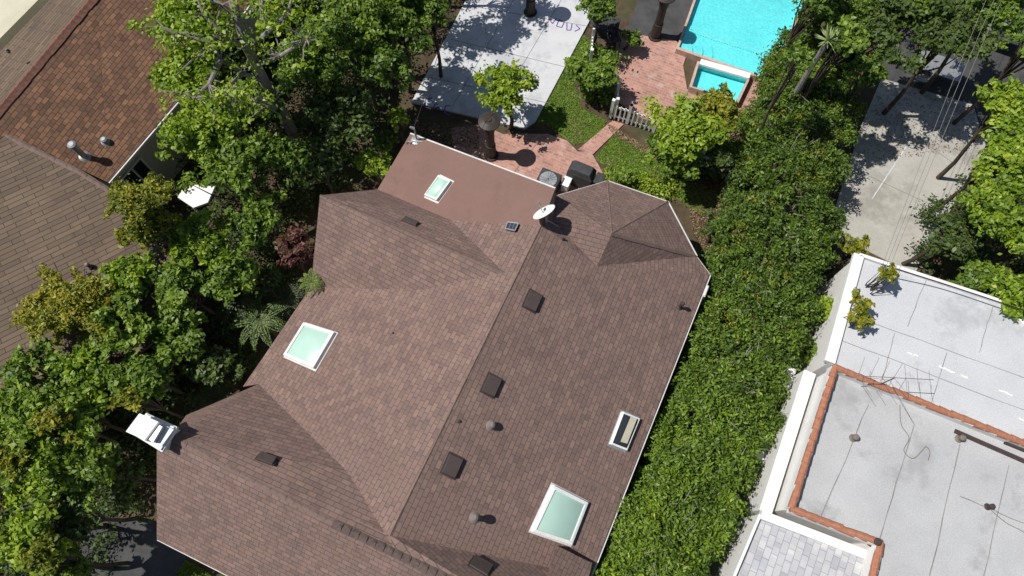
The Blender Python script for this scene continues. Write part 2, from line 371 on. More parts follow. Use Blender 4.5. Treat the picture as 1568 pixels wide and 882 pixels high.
facets('shingle_roof',[
 [R0,R1,V,E2,BR],[R0,BR,BR2,RE,RJ],[V,T,E1],[V,E1,E2],[R1,Lp,V],[T,Lp,V],[T,E1,C1],[T,C1,B1],[T,B1,A1],[T,A1,Lp],
 [R0,Vm,Nv,E,S,Mv,J,K,R1],[J,Mv,S,G],[J,G,W,K],
 [R0,RJ,Gw,Vm],[Vm,Gw,Nc,Nv],[Gw,RJ,SC,SW],[RJ,RE,SE,SC]],M['roof'],house,th=.12)
facets('low_slope_roof',[[FN1,W,K,R1,FN2]],M['rolled'],house,th=.12)
facets('roof_infill',[[FN2,R1,Lp],[FN2,Lp,A1]],M['rolled'],house,th=.1)
cen=P(650,560,3)
def inset(p,d=.45):
    q=(cen-p); q.z=0; q.normalize(); return p+q*d
mb=MB(); mb.prism([inset(p) for p in (SC,Nc,Nv,E,S,P(492,330,3),W,FN1,FN2,B1,C1,E1,E2,BR,BR2,SE)],0.001,2.8); mb.obj('walls',M['stucco'],house)
zw=min(FN1.z,W.z,K.z)-.2
mb=MB(); mb.prism([inset(p,.5) for p in (W,FN1,FN2,R1,K)],2.801,zw); mb.obj('rear_walls',M['stucco'],house)
mb=MB()
mb.add([G-Vector((0,0,.13)),S-Vector((0,0,.13)),W-Vector((0,0,.13)),Vector((S.x,S.y,2.8)),Vector((W.x,W.y,2.8))],[(0,1,2),(1,3,4,2)])
mb.add([SW-Vector((0,0,.13)),SC-Vector((0,0,.13)),Gw-Vector((0,0,.13)),Nc-Vector((0,0,.13)),Vector((SC.x,SC.y,2.8)),Vector((Nc.x,Nc.y,2.8))],[(0,1,2),(2,1,4,5,3)])
mb.obj('gable_walls',M['stucco'],house)
mb=MB()
def gut(a,b,o=.03,w=.05,dz=-.09):
    d=(b-a).normalized(); x=d.cross(Vector((0,0,1))).normalized()
    if x.dot((a+b)/2-cen)<0:x=-x
    dz=Vector((0,0,dz)); mb.beam(a+x*o+dz,b+x*o+dz,w,.09)
gut(E2,BR,.03,.05); gut(BR,BR2,.03,.05); gut(C1,E1,.03,.08); gut(B1,C1,.03,.06); gut(A1,B1,.02,.04); gut(E1,E2,.02,.04)
gut(FN1,FN2,.025,.05,-.04); gut(SC,SE,.02,.02)
mb.obj('gutters',M['gutter'],house)
def caps(pts,par,mat,r=.075,name='ridge_caps',big=False):
    mb=MB()
    for i in range(len(pts)-1):
        a,b=pts[i],pts[i+1]; n=max(1,int((b-a).length/.24))
        for k in range(n):
            p=a.lerp(b,k/n); q=a.lerp(b,(k+1.12)/n)
            z=Vector((0,0,rng.uniform(.0,.012)))
            s=rng.uniform(.9,1.1)
            d=(q-p).normalized(); x=d.cross(Vector((0,0,1))).normalized()*r*1.5*s
            h=Vector((0,0,(.08 if big else .022)))
            dn=Vector((0,0,-.04))
            mb.add([p-x+dn,p+z+h*.5,p+x+dn,q-x+dn,q+z+h,q+x+dn],[(0,1,4,3),(1,2,5,4),(3,4,5),(2,1,0)])
    mb.obj(name,mat,par)
caps([Gw,P(510,800,zr-.02)],house,M['cap'],.06)
caps([P(510,800,zr-.02),RE],house,M['capd'],.095,'ridge_caps',True)
caps([R0,R1],house,M['cap'],.04); caps([G,J],house,M['cap'],.04); caps([T,E1],house,M['cap'],.05); caps([T,C1],house,M['cap'],.05); caps([T,B1],house,M['cap'],.05); caps([T,A1],house,M['cap'],.04)
WN=plane(G,J,K); LN=plane(Gw,Vm,Nv); LS=plane(Gw,RJ,SC); RT=RIGHT
def skylight(cs,pl,fw=.09,h=.14,glass='glass',name='skylight',par=house):
    e=empty(name); e.parent=par
    n=pl[1]; q=[PP(u,v,pl) for u,v in cs]; q=[Vector(p) for p in q]; c=sum(q,Vector())/4
    mb=MB()
    inn=[p+((c-p).normalized())*fw*1.4 for p in q]
    for i in range(4):
        j=(i+1)%4; a,b,cc,d=q[i],q[j],inn[j],inn[i]
        mb.hexa([a-n*.06,b-n*.06,cc-n*.06,d-n*.06],[a+n*h,b+n*h,cc+n*(h+.02),d+n*(h+.02)])
    mb.obj('frame',M['white'],e,bevel=.01)
    mb=MB(); g=[p+n*(h-.02) for p in inn]; c2=[p+(c-p)*.25+n*(h+.05) for p in inn]
    mb.add(g+c2,[(4,5,6,7),(0,1,5,4),(1,2,6,5),(2,3,7,6),(3,0,4,7)]); mb.obj('dome',M[glass],e,smooth=True)
    fl=MB(); o=[p-(c-p).normalized()*.07 for p in q]
    fl.add([p+n*.012 for p in q]+[p+n*.008 for p in o],[(i,4+i,4+(i+1)%4,(i+1)%4) for i in range(4)]); fl.obj('flashing',M['grey'] if glass!='glass' else M['gutter'],e)
skylight([(468,496),(515,511),(483,566),(437,546)],LEFT,fw=.1)
skylight([(674,270),(693,279),(671,309),(652,301)],FLAT,fw=.06)
skylight([(845,742),(898,769),(873,834),(812,813)],RIGHT,fw=.1)
skylight([(951,630),(977,641),(957,690),(932,680)],RIGHT,fw=.05,glass='wglass',name='roof_window')
mb=MB(); q=[PP(*c,RIGHT)+RIGHT[1]*.21 for c in ((961,637),(970,641),(955,679),(945,676))]
mb.hexa([p-RIGHT[1]*.01 for p in q],q); mb.obj('roof_window_blind',M['beige'],house)
e=empty('solar_attic_fan'); e.parent=house; q=[PP(*c,LEFT)+LEFT[1]*.1 for c in ((779,343),(795,345),(790,356),(775,353))]
MB().hexa([p-LEFT[1]*.05 for p in q],q).obj('panel',M['panel'],e)
cc=sum(q,Vector())/4; mb=MB()
for i in range(4): mb.beam(q[i],q[(i+1)%4],.03,.06)
for f in(.33,.66): mb.beam(q[0].lerp(q[1],f)+Vector((0,0,.004)),q[3].lerp(q[2],f)+Vector((0,0,.004)),.01,.01)
mb.obj('frame',M['grey'],e); MB().tube(cc-Vector((0,0,.3)),cc-Vector((0,0,.06)),.12,.12,16).obj('fan_base',M['grey'],e)
def vent(u,v,pl,L_=.52,W_=.34,rot=0):
    e=empty('roof_vent'); e.parent=house
    n=pl[1]; c=PP(u,v,pl); x=Vector((0,0,1)).cross(n).normalized(); y=n.cross(x)
    mb=MB(); mb.obox(c+n*.01,x*L_*.56,y*W_*.6,n*.008)
    b=[c-x*L_/2-y*W_/2,c+x*L_/2-y*W_/2,c+x*L_/2+y*W_/2,c-x*L_/2+y*W_/2]
    t=[b[0]*.92+c*.08+n*.13,b[1]*.92+c*.08+n*.13,b[2]*.9+c*.1+n*.05,b[3]*.9+c*.1+n*.05]
    mb.hexa(b,t); mb.obj('hood',M['dkbrown'],e,bevel=.015)
for u,v in ((815,461),(752,590),(692,713),(736,868)): vent(u,v,RIGHT if v<860 else plane(R0,BR,RE),.58,.42)
vent(628,341,WN,.5,.18); vent(408,704,LN,.52,.25)
def pipe(u,v,pl,h,r,cap=True,mat='dkbrown',name='vent_pipe',par=house):
    e=empty(name); e.parent=par; c=PP(u,v,pl); mb=MB()
    mb.tube(c-Vector((0,0,.1)),c+Vector((0,0,h)),r,r,14)
    mb.tube(c-pl[1]*.0,c+pl[1]*.05,r*2.0,r*1.1,16)
    if cap: mb.tube(c+Vector((0,0,h)),c+Vector((0,0,h+.06)),r*1.5,r*1.5,18); mb.tube(c+Vector((0,0,h+.06)),c+Vector((0,0,h+.1)),r*1.5,r*.9,18)
    mb.obj('pipe',M[mat],e)
pipe(727,793,RIGHT,.5,.085,mat='taupe'); pipe(752,652,RIGHT,.2,.08,mat='taupe'); pipe(1041,471,RT,.35,.05); pipe(703,645,RIGHT,.06,.025,False); pipe(602,510,LEFT,.05,.02,False);pipe(862,366,RT,.12,.03,False)
e=empty('satellite_dish'); e.parent=house
b0=P(836,345,5.1); top=b0+Vector((0,0,.6)); mb=MB()
mb.tube(b0-Vector((0,0,.2)),top,.03,.03,10)
mb.tube(b0+Vector((.4,.0,-.1)),top-Vector((0,0,.2)),.015,.015,6); mb.tube(b0+Vector((0,.4,-.2)),top-Vector((0,0,.2)),.015,.015,6)
mb.obj('mast',M['grey'],e)
look=Vector((-.5,.6,.66)).normalized(); x=look.orthogonal().normalized(); y=look.cross(x); mb=MB(); vs=[];fs=[];nr=6;ns=24
for i in range(nr+1):
    for k in range(ns):
        r=.38*i/nr; a=2*math.pi*k/ns; vs.append(top+look*(.1+.55*r*r)+x*r*math.cos(a)+y*r*math.sin(a))
for i in range(nr):
    for k in range(ns): fs.append((i*ns+k,i*ns+(k+1)%ns,(i+1)*ns+(k+1)%ns,(i+1)*ns+k))
mb.add(vs,fs); o=mb.obj('reflector',M['white'],e,smooth=True); so=o.modifiers.new('s','SOLIDIFY'); so.thickness=.015
fp=top+look*.5-Vector((0,0,.05)); mb=MB(); mb.tube(top-Vector((0,0,.25)),fp,.018,.015,8); mb.tube(fp-look*.07,fp+look*.06,.04,.055,12); mb.obj('feed_arm',M['grey'],e)
e=empty('service_mast'); e.parent=house; a0=PP(638,214,FLAT); mb=MB()
mb.tube(a0-Vector((0,0,.1)),a0+Vector((0,0,.7)),.03,.03,10); mb.tube(a0+Vector((0,0,.7)),a0+Vector((-.12,0,.78)),.06,.04,10); mb.tube(a0,a0+Vector((0,0,.05)),.2,.08,14); mb.tube(a0+Vector((.25,-.1,.05)),a0+Vector((-.3,-.1,.05)),.02,.02,8)
mb.obj('mast',M['grey'],e)
mb=MB()
for q in ((700,-30,7),):
    s=a0+Vector((0,0,.75)); en=P(*q); pr=s
    for k in range(1,11):
        t=k/10; p=s.lerp(en,t)-Vector((0,0,1.2*t*(1-t))); mb.tube(pr,p,.010,.010,5,False); pr=p
mb.obj('service_wire',M['black'],e)
# chimney
e=empty('chimney'); e.parent=house
cc=[P(u,v,6.0) for u,v in ((213,628),(262,650),(238,690),(189,660))]
c=sum(cc,Vector())/4
sh=[p+(c-p)*.2 for p in cc]
MB().prism(sh,0.001,5.5).obj('stack',M['stucco'],e,bevel=.02)
mb=MB(); mb.prism(cc,5.5,5.62); mb.prism([p+(c-p)*.08 for p in cc],5.62,5.68); mb.obj('crown',M['white'],e,bevel=.02)
k1=[p+(c-p)*.4 for p in cc]; mb=MB(); mb.prism(k1,5.68,5.95); mb.obj('flue',M['grey'],e)
xx=(cc[1]-cc[0])*.5; yy=(cc[3]-cc[0])*.5; c5=Vector((c.x,c.y,6.0))-xx*.3
mb=MB(); mb.obox(c5,xx*.6,yy*.88,Vector((0,0,.02))); mb.obox(c5+xx*.62+Vector((0,0,-.14)),xx*.02,yy*.88,Vector((0,0,.14))); mb.obox(c5+xx*.98-Vector((0,0,.26)),xx*.34,yy*.8,Vector((0,0,.02))); mb.obj('metal_cap',M['white'],e,bevel=.01)
mb=MB(); dq=P(1083,440,2.9); mb.tube(dq+Vector((.03,.06,0)),dq+Vector((-.1,-.25,-.1)),.05,.05,12); mb.tube(dq+Vector((-.1,-.25,-.1)),dq+Vector((-.12,-.5,-2.7)),.05,.05,12); mb.obj('downspout',M['gutter'],house)
facets('roof_step',[[PP(851,707,RIGHT)+Vector((0,0,.03)),PP(950,757,RIGHT)+Vector((0,0,.07)),PP(948,763,RIGHT)+Vector((0,0,.01)),PP(849,712,RIGHT)+Vector((0,0,.005))]],M['cap'],house,.02)
facets('entry_roof',[[PP(850,835,RIGHT)+Vector((0,0,.5)),PP(905,862,RIGHT)+Vector((0,0,.3)),PP(890,930,RIGHT)+Vector((0,0,.25)),PP(825,930,RIGHT)+Vector((0,0,.35))]],M['roof'],house,.5)
# ---------------- left neighbour
nh=empty('neighbor_house')
a1=P(-70,250,4.7);a2=P(150,-12,4.7);a3=P(290,-170,4.7);a4=P(430,-60,3.0);a5=P(276,150,3.0);a6=P(165,279,3.0);a7=P(8,207,4.45)
facets('rust_roof',[[a1,a2,a6,a7],[a2,a3,a4,a5,a6]],M['roofN'],nh,.12)
facets('back_roof',[[a1,a2,P(88,-12,3.9),P(-110,190,3.9)]],M['roofN2'],nh,.12)
facets('lower_roof',[[a7,P(120,262,4.2),P(165,290,4.0),P(270,380,3.7),P(300,470,3.2),P(80,650,3.0),P(-110,640,3.4),P(-110,200,4.7)]],M['roofN2'],nh,.12)
MB().prism(px([(-200,-20),(-40,-140),(70,-12),(-110,170)],3.5),.001,3.5).obj('flat_wing',M['beige'],nh)
caps([a1,a2,a3],nh,M['capN'],.12,'ridge_caps',True); caps([a7,P(120,262,4.25),P(165,290,4.05),P(270,380,3.75)],nh,M['cap'],.06)
def off(p,d): return Vector((p.x,p.y,0))-BX*d
w1=off(a6,.3);w2=off(a5,.3);w3=off(a4,.3)
MB().prism([w1,w2,w3,w3-BX*7,w1-BX*7-AX*6,w1-AX*7],.001,2.95).obj('walls',M['beige'],nh)
mb=MB()
for a,b in ((a6,a5),(a5,a4)):
    mb.beam(a+BX*.04-Vector((0,0,.07)),b+BX*.04-Vector((0,0,.07)),.05,.11)
mb.obj('gutters',M['gutter'],nh)
d=(w2-w1).normalized(); wc=w1+d*1.0; mb=MB(); up=Vector((0,0,1))
mb.obox(wc+up*1.6+BX*.03,d*.55,BX*.03,up*.7); mb.obj('window_frame',M['white'],nh)
mb=MB(); mb.obox(wc+up*1.6+BX*.05-d*.25,d*.21,BX*.03,up*.62); mb.obox(wc+up*1.6+BX*.05+d*.25,d*.21,BX*.03,up*.62); mb.obj('window_glass',M['wglass'],nh)
NR=plane(a1,a2,a6); NL=plane(a7,P(270,380,3.7),P(80,650,3.0))
pipe(130,240,NR,.75,.10,True,'grey','metal_flue',nh); pipe(162,217,NR,.1,.08,True,'grey','vent_pipe',nh); pipe(137,408,NL,.12,.05,True,'taupe','vent_pipe',nh);pipe(12,78,NR,.1,.04,False,'taupe','vent_pipe',nh)
mb=MB(); mb.prism(px([(283,283),(330,283),(318,310),(296,318),(272,302)],2.0),1.9,2.0)
for q in ((280,300),(322,290)): mb.tube(P(*q,1.9),Vector((P(*q,1.9).x,P(*q,1.9).y,0)),.04,.04,8)
mb.obj('white_awning',M['white'])
# ---------------- right white building
wb=empty('white_stucco_building')
up_poly=[(1313,392),(1532,464),(1568,500),(1760,570),(1760,780),(1268,556)]
lo_poly=[(1272,566),(1760,762),(1760,1060),(1300,1010),(1340,832),(1206,780)]
zu,zl=3.5,3.9
upp=px(up_poly,zu); lop=px(lo_poly,zl)
MB().prism(upp,.001,zu-.01).obj('rear_walls',M['stucco'],wb); MB().prism(upp,zu-.005,zu+.02).obj('rear_flat_roof',M['wroof2'],wb)
MB().prism(lop,.001,zl-.01).obj('front_walls',M['stucco'],wb); MB().prism(lop,zl-.005,zl+.02).obj('front_flat_roof',M['wroof'],wb)
mb=MB()
for a,b in ((0,1),(1,2),(2,3),(5,0)):
    mb.beam(upp[a]+Vector((0,0,.06)),upp[b]+Vector((0,0,.06)),.12 if a!=5 else .34,.2)
mb.obj('rear_parapet',M['stucco'],wb,bevel=.02)
mb=MB(); tl=MB()
for a,b in ((5,0),(0,1),(4,5),(3,4)):
    p,q=lop[a],lop[b]; mb.beam(p+Vector((0,0,.14)),q+Vector((0,0,.14)),.2,.34)
    n=int((q-p).length/.34); d=(q-p)/n
    for k in range(n):
        s=p+d*k+Vector((rng.uniform(-.012,.012),rng.uniform(-.012,.012),.3)); tl.tube(s,s+d*1.08+Vector((0,0,-.015)),.115,.1,10)
mb.obj('front_parapet',M['stucco'],wb); tl.obj('clay_coping_tiles',M['clay'],wb,smooth=False)
mb=MB(); a,b=lop[5].copy(),lop[0].copy(); dd=(b-a).normalized(); xo=dd.cross(Vector((0,0,1))).normalized()  # ledge added so its flat sunlit top brightens the wall strip
if xo.x>0: xo=-xo
mb.prism([a+xo*.12-dd*.2,b+xo*.12,b+xo*.5,a+xo*.5-dd*.2],.001,3.1); mb.prism([a+xo*.501+dd*1.5,a+xo*.501+dd*2.6,a+xo*.95+dd*2.6,a+xo*.95+dd*1.5],.001,1.9); mb.prism([a+xo*.501+dd*4.0,a+xo*.501+dd*4.7,a+xo*.9+dd*4.7,a+xo*.9+dd*4.0],.001,2.3)
mb.obj('added_sunlit_ledge',M['stucco'],wb,bevel=.02)
mb=MB(); rs=np.random.default_rng(3)
def seam(a,b,z,w=.02):
    A=P(*a,z);B=P(*b,z); n=8; pr=A; s=(B-A).normalized().cross(Vector((0,0,1)))
    for k in range(1,n+1):
        q=A.lerp(B,k/n)+s*(rs.normal()*.012 if k<n else 0); mb.beam(pr,q,w*rs.uniform(.7,1.4),.01); pr=q
for a,b in (((1330,620),(1255,795)),((1400,650),(1345,832)),((1470,680),(1395,1000)),((1545,712),(1480,1000)),((1620,745),(1570,1000)),((1470,760),(1600,815))): seam(a,b,zl+.026,.022)
mb.obj('roof_seams',M['seam'],wb)
mb=MB()
for a,b in (((1290,478),(1600,590)),((1420,425),(1390,500)),((1520,470),(1500,540)),((1370,510),(1350,585)),((1450,540),(1425,620)),((1285,520),(1600,640))): seam(a,b,zu+.026,.015)
mb.obj('rear_roof_seams',M['seam'],wb)
mb=MB()
for a,b in (((1438,560),(1462,571)),((1390,540),(1405,546)),((1470,574),(1482,579)),((1530,597),(1550,606)),((1560,640),(1590,655))): seam(a,b,zu+.03,.05)
mb.obj('roof_patches',M['white'],wb)
mb=MB(); mb.beam(P(1462,660,zl+.05),P(1760,790,zl+.05),.12,.08); mb.beam(P(1540,672,zl+.1),P(1760,762,zl+.1),.3,.12); mb.obj('flashing_strip',M['dkbrown'],wb)
PLF=(Vector((0,0,zl+.02)),Vector((0,0,1)))
pipe(1306,671,PLF,.18,.06,True,'taupe','vent_pipe',wb);pipe(1468,672,PLF,.18,.06,True,'taupe','vent_pipe',wb);pipe(1512,776,PLF,.2,.05,True,'dkbrown','vent_pipe',wb);pipe(1334,830,PLF,.35,.07,True,'dkbrown','vent_pipe',wb)
def cable(pts,z,name,r=.012,par=None,mat='black'):
    mb=MB(); pp=[P(*p,z) if len(p)==2 else P(*p) for p in pts]; n=len(pp); cur=[]
    for i in range(n-1):
        p0=pp[max(0,i-1)];p1=pp[i];p2=pp[i+1];p3=pp[min(n-1,i+2)]
        for k in range(6):
            t=k/6; cur.append(.5*((2*p1)+(p2-p0)*t+(2*p0-5*p1+4*p2-p3)*t*t+(-p0+3*p1-3*p2+p3)*t*t*t))
    cur.append(pp[-1])
    for i in range(len(cur)-1): mb.tube(cur[i],cur[i+1],r,r,6,False)
    mb.obj(name,M[mat],par)
cable([(1378,620),(1380,650),(1392,670),(1384,690),(1398,702),(1412,690),(1418,684),(1424,692),(1421,705)],zl+.03,'roof_cable',.01,wb,'taupe')
cable([(1512,776),(1540,800),(1568,815),(1600,840)],zl+.03,'roof_cable',.01,wb,'taupe')
e=empty('tv_antenna'); e.parent=wb; a0=P(1340,592,zl+.02); mb=MB(); a1_=Vector((a0.x,a0.y,5.1))
mb.tube(a0,a1_,.02,.016,8)
bd=Vector((.93,-.05,0)).normalized(); sd=bd.cross(Vector((0,0,1)))
mb.tube(a1_-bd*1.1,a1_+bd*1.1,.012,.012,6)
for k in range(7):
    t=-1.05+k*.34; l=.6-.055*k; q=a1_+bd*t
    for sg in(-1,1): mb.tube(q,q+sd*sg*l+bd*.3*(1 if k<4 else 0)+Vector((0,0,rs.uniform(-.06,.06))),.007,.005,5)
mb.tube(a1_-Vector((0,0,.3)),P(1300,575,zl+.1),.006,.006,5);mb.tube(a1_-Vector((0,0,.3)),P(1400,650,zl+.03),.006,.006,5)
mb.obj('mast_boom_and_elements',M['taupe'],e)
gp=[(1163,788),(1330,852),(1300,1010),(1080,985)]
g=px(gp,3.3); MB().prism(g,.001,3.2).obj('annex_walls',M['stucco'],wb)
facets('grey_shingle_roof',[[g[0]+Vector((0,0,-.1)),g[1]+Vector((0,0,.15)),g[2]+Vector((0,0,.15)),g[3]+Vector((0,0,-.1))]],M['roofG'],wb,.12)
mb=MB(); mb.beam(g[0],g[3],.08,.16); mb.beam(g[0]+Vector((0,0,.05)),g[1]+Vector((0,0,.05)),.25,.25); mb.obj('annex_trim',M['white'],wb)
# ---------------- garden objects
def heater(u,v):
    e=empty('patio_heater'); b=P(u,v,.05); up=Vector((0,0,1)); mb=MB()
    mb.tube(b,b+up*.08,.30,.30,24); mb.tube(b+up*.08,b+up*.85,.22,.2,20); mb.tube(b+up*.85,b+up*1.85,.17,.17,14); mb.tube(b+up*1.85,b+up*2.4,.2,.24,18); mb.tube(b+up*2.4,b+up*2.45,.42,.42,28); mb.tube(b+up*2.45,b+up*2.52,.42,.2,28); mb.tube(b+up*2.52,b+up*2.56,.1,.08,12)
    mb.obj('body',M['heater'],e,bevel=.008)
heater(752,238); heater(1003,56); heater(812,20)
def fence(pts,h=.95,name='picket_fence'):
    e=empty(name); mb=MB(); up=Vector((0,0,1))
    for i in range(len(pts)-1):
        a=P(*pts[i],.05);b=P(*pts[i+1],.05); d=b-a; n=max(2,int(d.length/.17)); dn=d.normalized(); x=dn.cross(up)
        mb.beam(a+up*.2,b+up*.2,.03,.09); mb.beam(a+up*.8,b+up*.8,.04,.09)
        for k in range(n+1):
            q=a.lerp(b,k/n)+x*.03; hh=h
            mb.obox(q+up*hh/2,dn*.03,x*.012,up*hh/2)
        for q in (a,b): mb.obox(q+up*.62,dn*.06,x*.06,up*.62)
    mb.obj('pickets',M['white'],e)
fence([(934,180),(960,188),(1000,202)]); fence([(905,75),(902,105)]); fence([(1068,255),(1112,275)]); fence([(940,178),(943,150)])
def table(u,v,w=.7,d=.5,h=.72,name='patio_table',mat='cloth'):
    e=empty(name); c=P(u,v,.06); up=Vector((0,0,1)); mb=MB(); mb.obox(c+up*h,BX*w,AX*d,up*.025)
    for sx in(-1,1):
        for sy in(-1,1): q=c+BX*w*.88*sx+AX*d*.85*sy; mb.tube(q,q+up*h,.03,.03,8)
    mb.obj('top_and_legs',M[mat],e,bevel=.01)
def chair(u,v,rot,mat='cloth'):
    e=empty('patio_chair'); c=P(u,v,.06); up=Vector((0,0,1)); x=Vector((math.cos(rot),math.sin(rot),0)); y=up.cross(x); mb=MB()
    mb.obox(c+up*.44,x*.25,y*.25,up*.03); mb.obox(c+up*.72-y*.26,x*.25,y*.03-up*.0,up*.28)
    for sx in(-1,1):
        mb.obox(c+up*.62+x*.27*sx,x*.025,y*.24,up*.02)
        for sy in(-1,1): q=c+x*.22*sx+y*.22*sy; mb.tube(q,q+up*.44,.02,.02,6)
    mb.obj('seat_and_back',M[mat],e)
table(926,52,.5,.4); chair(912,44,.4);chair(938,68,3.4)
e=empty('covered_grill'); c=P(888,278,.06); up=Vector((0,0,1)); mb=MB(); b=[c-BX*.55-AX*.3,c+BX*.55-AX*.3,c+BX*.55+AX*.3,c-BX*.55+AX*.3]
mb.hexa(b,[p*.94+c*.06+up*.85 for p in b]); b2=[p*.92+c*.08+up*.85 for p in b]; mb.hexa(b2,[p*.7+c*.3+up*1.08 for p in b]); mb.obox(c+BX*.75+up*.8,BX*.18,AX*.25,up*.03); mb.obj('cover',M['cloth'],e,bevel=.04)
e=empty('air_conditioner'); c=P(838,290,.06); mb=MB(); mb.obox(c+up*.4,BX*.42,AX*.42,up*.4); mb.obj('case',M['cloth'],e,bevel=.03)
mb=MB(); mb.tube(c+up*.81,c+up*.83,.34,.34,24)
for k in range(8):
    a=k*math.pi/8; v_=Vector((math.cos(a),math.sin(a),0))*.33; mb.beam(c+up*.845-v_,c+up*.845+v_,.02,.02)
mb.obj('fan_grille',M['grey'],e)
e=empty('storage_box'); c=P(866,288,.06); mb=MB(); mb.obox(c+up*.25,BX*.14,AX*.2,up*.25); mb.obox(c+up*.53,BX*.16,AX*.22,up*.03); mb.obj('box',M['white'],e,bevel=.02)
table(1425,118,.9,.5,.75,'patio_table','grey'); chair(1405,128,1.2,'grey'); chair(1452,120,4.2,'grey'); table(1520,62,1.2,.7,.8,'work_table','cloth')
e=empty('power_lines')
for k in range(3):
    mb=MB(); s=P(1560+14*k,-120,6.5); en=P(1350+6*k,410,5.0); pr=s
    for i in range(1,15):
        t=i/14; p=s.lerp(en,t)-Vector((0,0,1.0*t*(1-t))); mb.tube(pr,p,.007,.007,5,False); pr=p
    mb.obj('wire',M['joint'],e)
cable([(1350,405,4.4),(1440,433,4.0),(1540,466,4.0),(1700,520,4.0)],0,'fence_rail',.02)
# ---------------- hedge
hl=[(1200,40),(1168,150),(1115,350),(1080,500),(1005,690),(930,850),(885,950)]
hr=[(1335,40),(1325,150),(1295,340),(1240,520),(1176,690),(1098,870),(1068,960)]
hL=px(hl,3.4); hR=px(hr,3.4)
he=empty('tall_hedge'); nseg=len(hL)-1
def hedge_part(t0,t1,ncl,nl,kind,bias,size):
    C=[];R=[]
    for i in range(ncl):
        t=rng.uniform(t0,t1)+rng.normal()*.12; t=min(max(t,0),nseg-.001); k=int(t); f=t-k; s=rng.uniform(0,1)
        a=hL[k].lerp(hL[k+1],f); b=hR[k].lerp(hR[k+1],f)
        wob=.12*math.sin(t*7)+.08*math.sin(t*17+1)+.06*math.sin(t*31)
        s2=.04+s*.92; p=a.lerp(b,s2+wob*(s-.5)*.8)
        edge=abs(s-.5)*2
        z=3.15-.5*edge**3+rng.uniform(-.5,.2)+.15*math.sin(p.x*2.1)*math.sin(p.y*1.7)
        if rng.random()<.28:
            s2=.05 if rng.random()<.6 else .95; p=a.lerp(b,s2+rng.uniform(-.06,.06)); z=rng.uniform(.4,2.9)
        r=rng.uniform(.10,.30); C.append((p.x,p.y,z)); R.append((r,r,r*.85))
    clump_leaves('foliage',C,R,nl,size,.42,L[kind],he,up=.35,jit=.75,bias=bias)
hedge_part(0,2.6,1000,60000,'h',-.08,.14)
hedge_part(2.4,3.6,460,28000,'h',.02,.14)
hedge_part(3.4,6,1000,64000,'h',.14,.14)
hedge_part(3.4,6,240,13000,'b',-.12,.14)
hedge_part(0,3.2,160,6000,'y',-.35,.13)
mb=MB()
for k in range(40):
    t=nseg*(k+.5)/40; i=min(int(t),nseg-1); f=t-i; m=(hL[i].lerp(hL[i+1],f)+hR[i].lerp(hR[i+1],f))/2
    q=Vector((m.x+rng.uniform(-.3,.3),m.y,0)); mb.path([q,q+Vector((.1,0,1.6))],[.07,.05],7)
    for j in range(6): mb.path([q+Vector((.1,0,1.6)),q+Vector((rng.uniform(-1.3,1.3),rng.uniform(-.6,.6),rng.uniform(2.4,3.2)))],[.035,.012],5)
for k in range(110):
    i=rng.integers(0,nseg); m=hL[i].lerp(hR[i],rng.uniform(.2,.8)).lerp(hL[i+1].lerp(hR[i+1],rng.uniform(.2,.8)),rng.random()); m.z=3.38
    mb.path([m,m+Vector((rng.uniform(-.35,.35),rng.uniform(-.35,.35),.12))],[.014,.006],5)
mb.obj('stems',M['bark'],he)
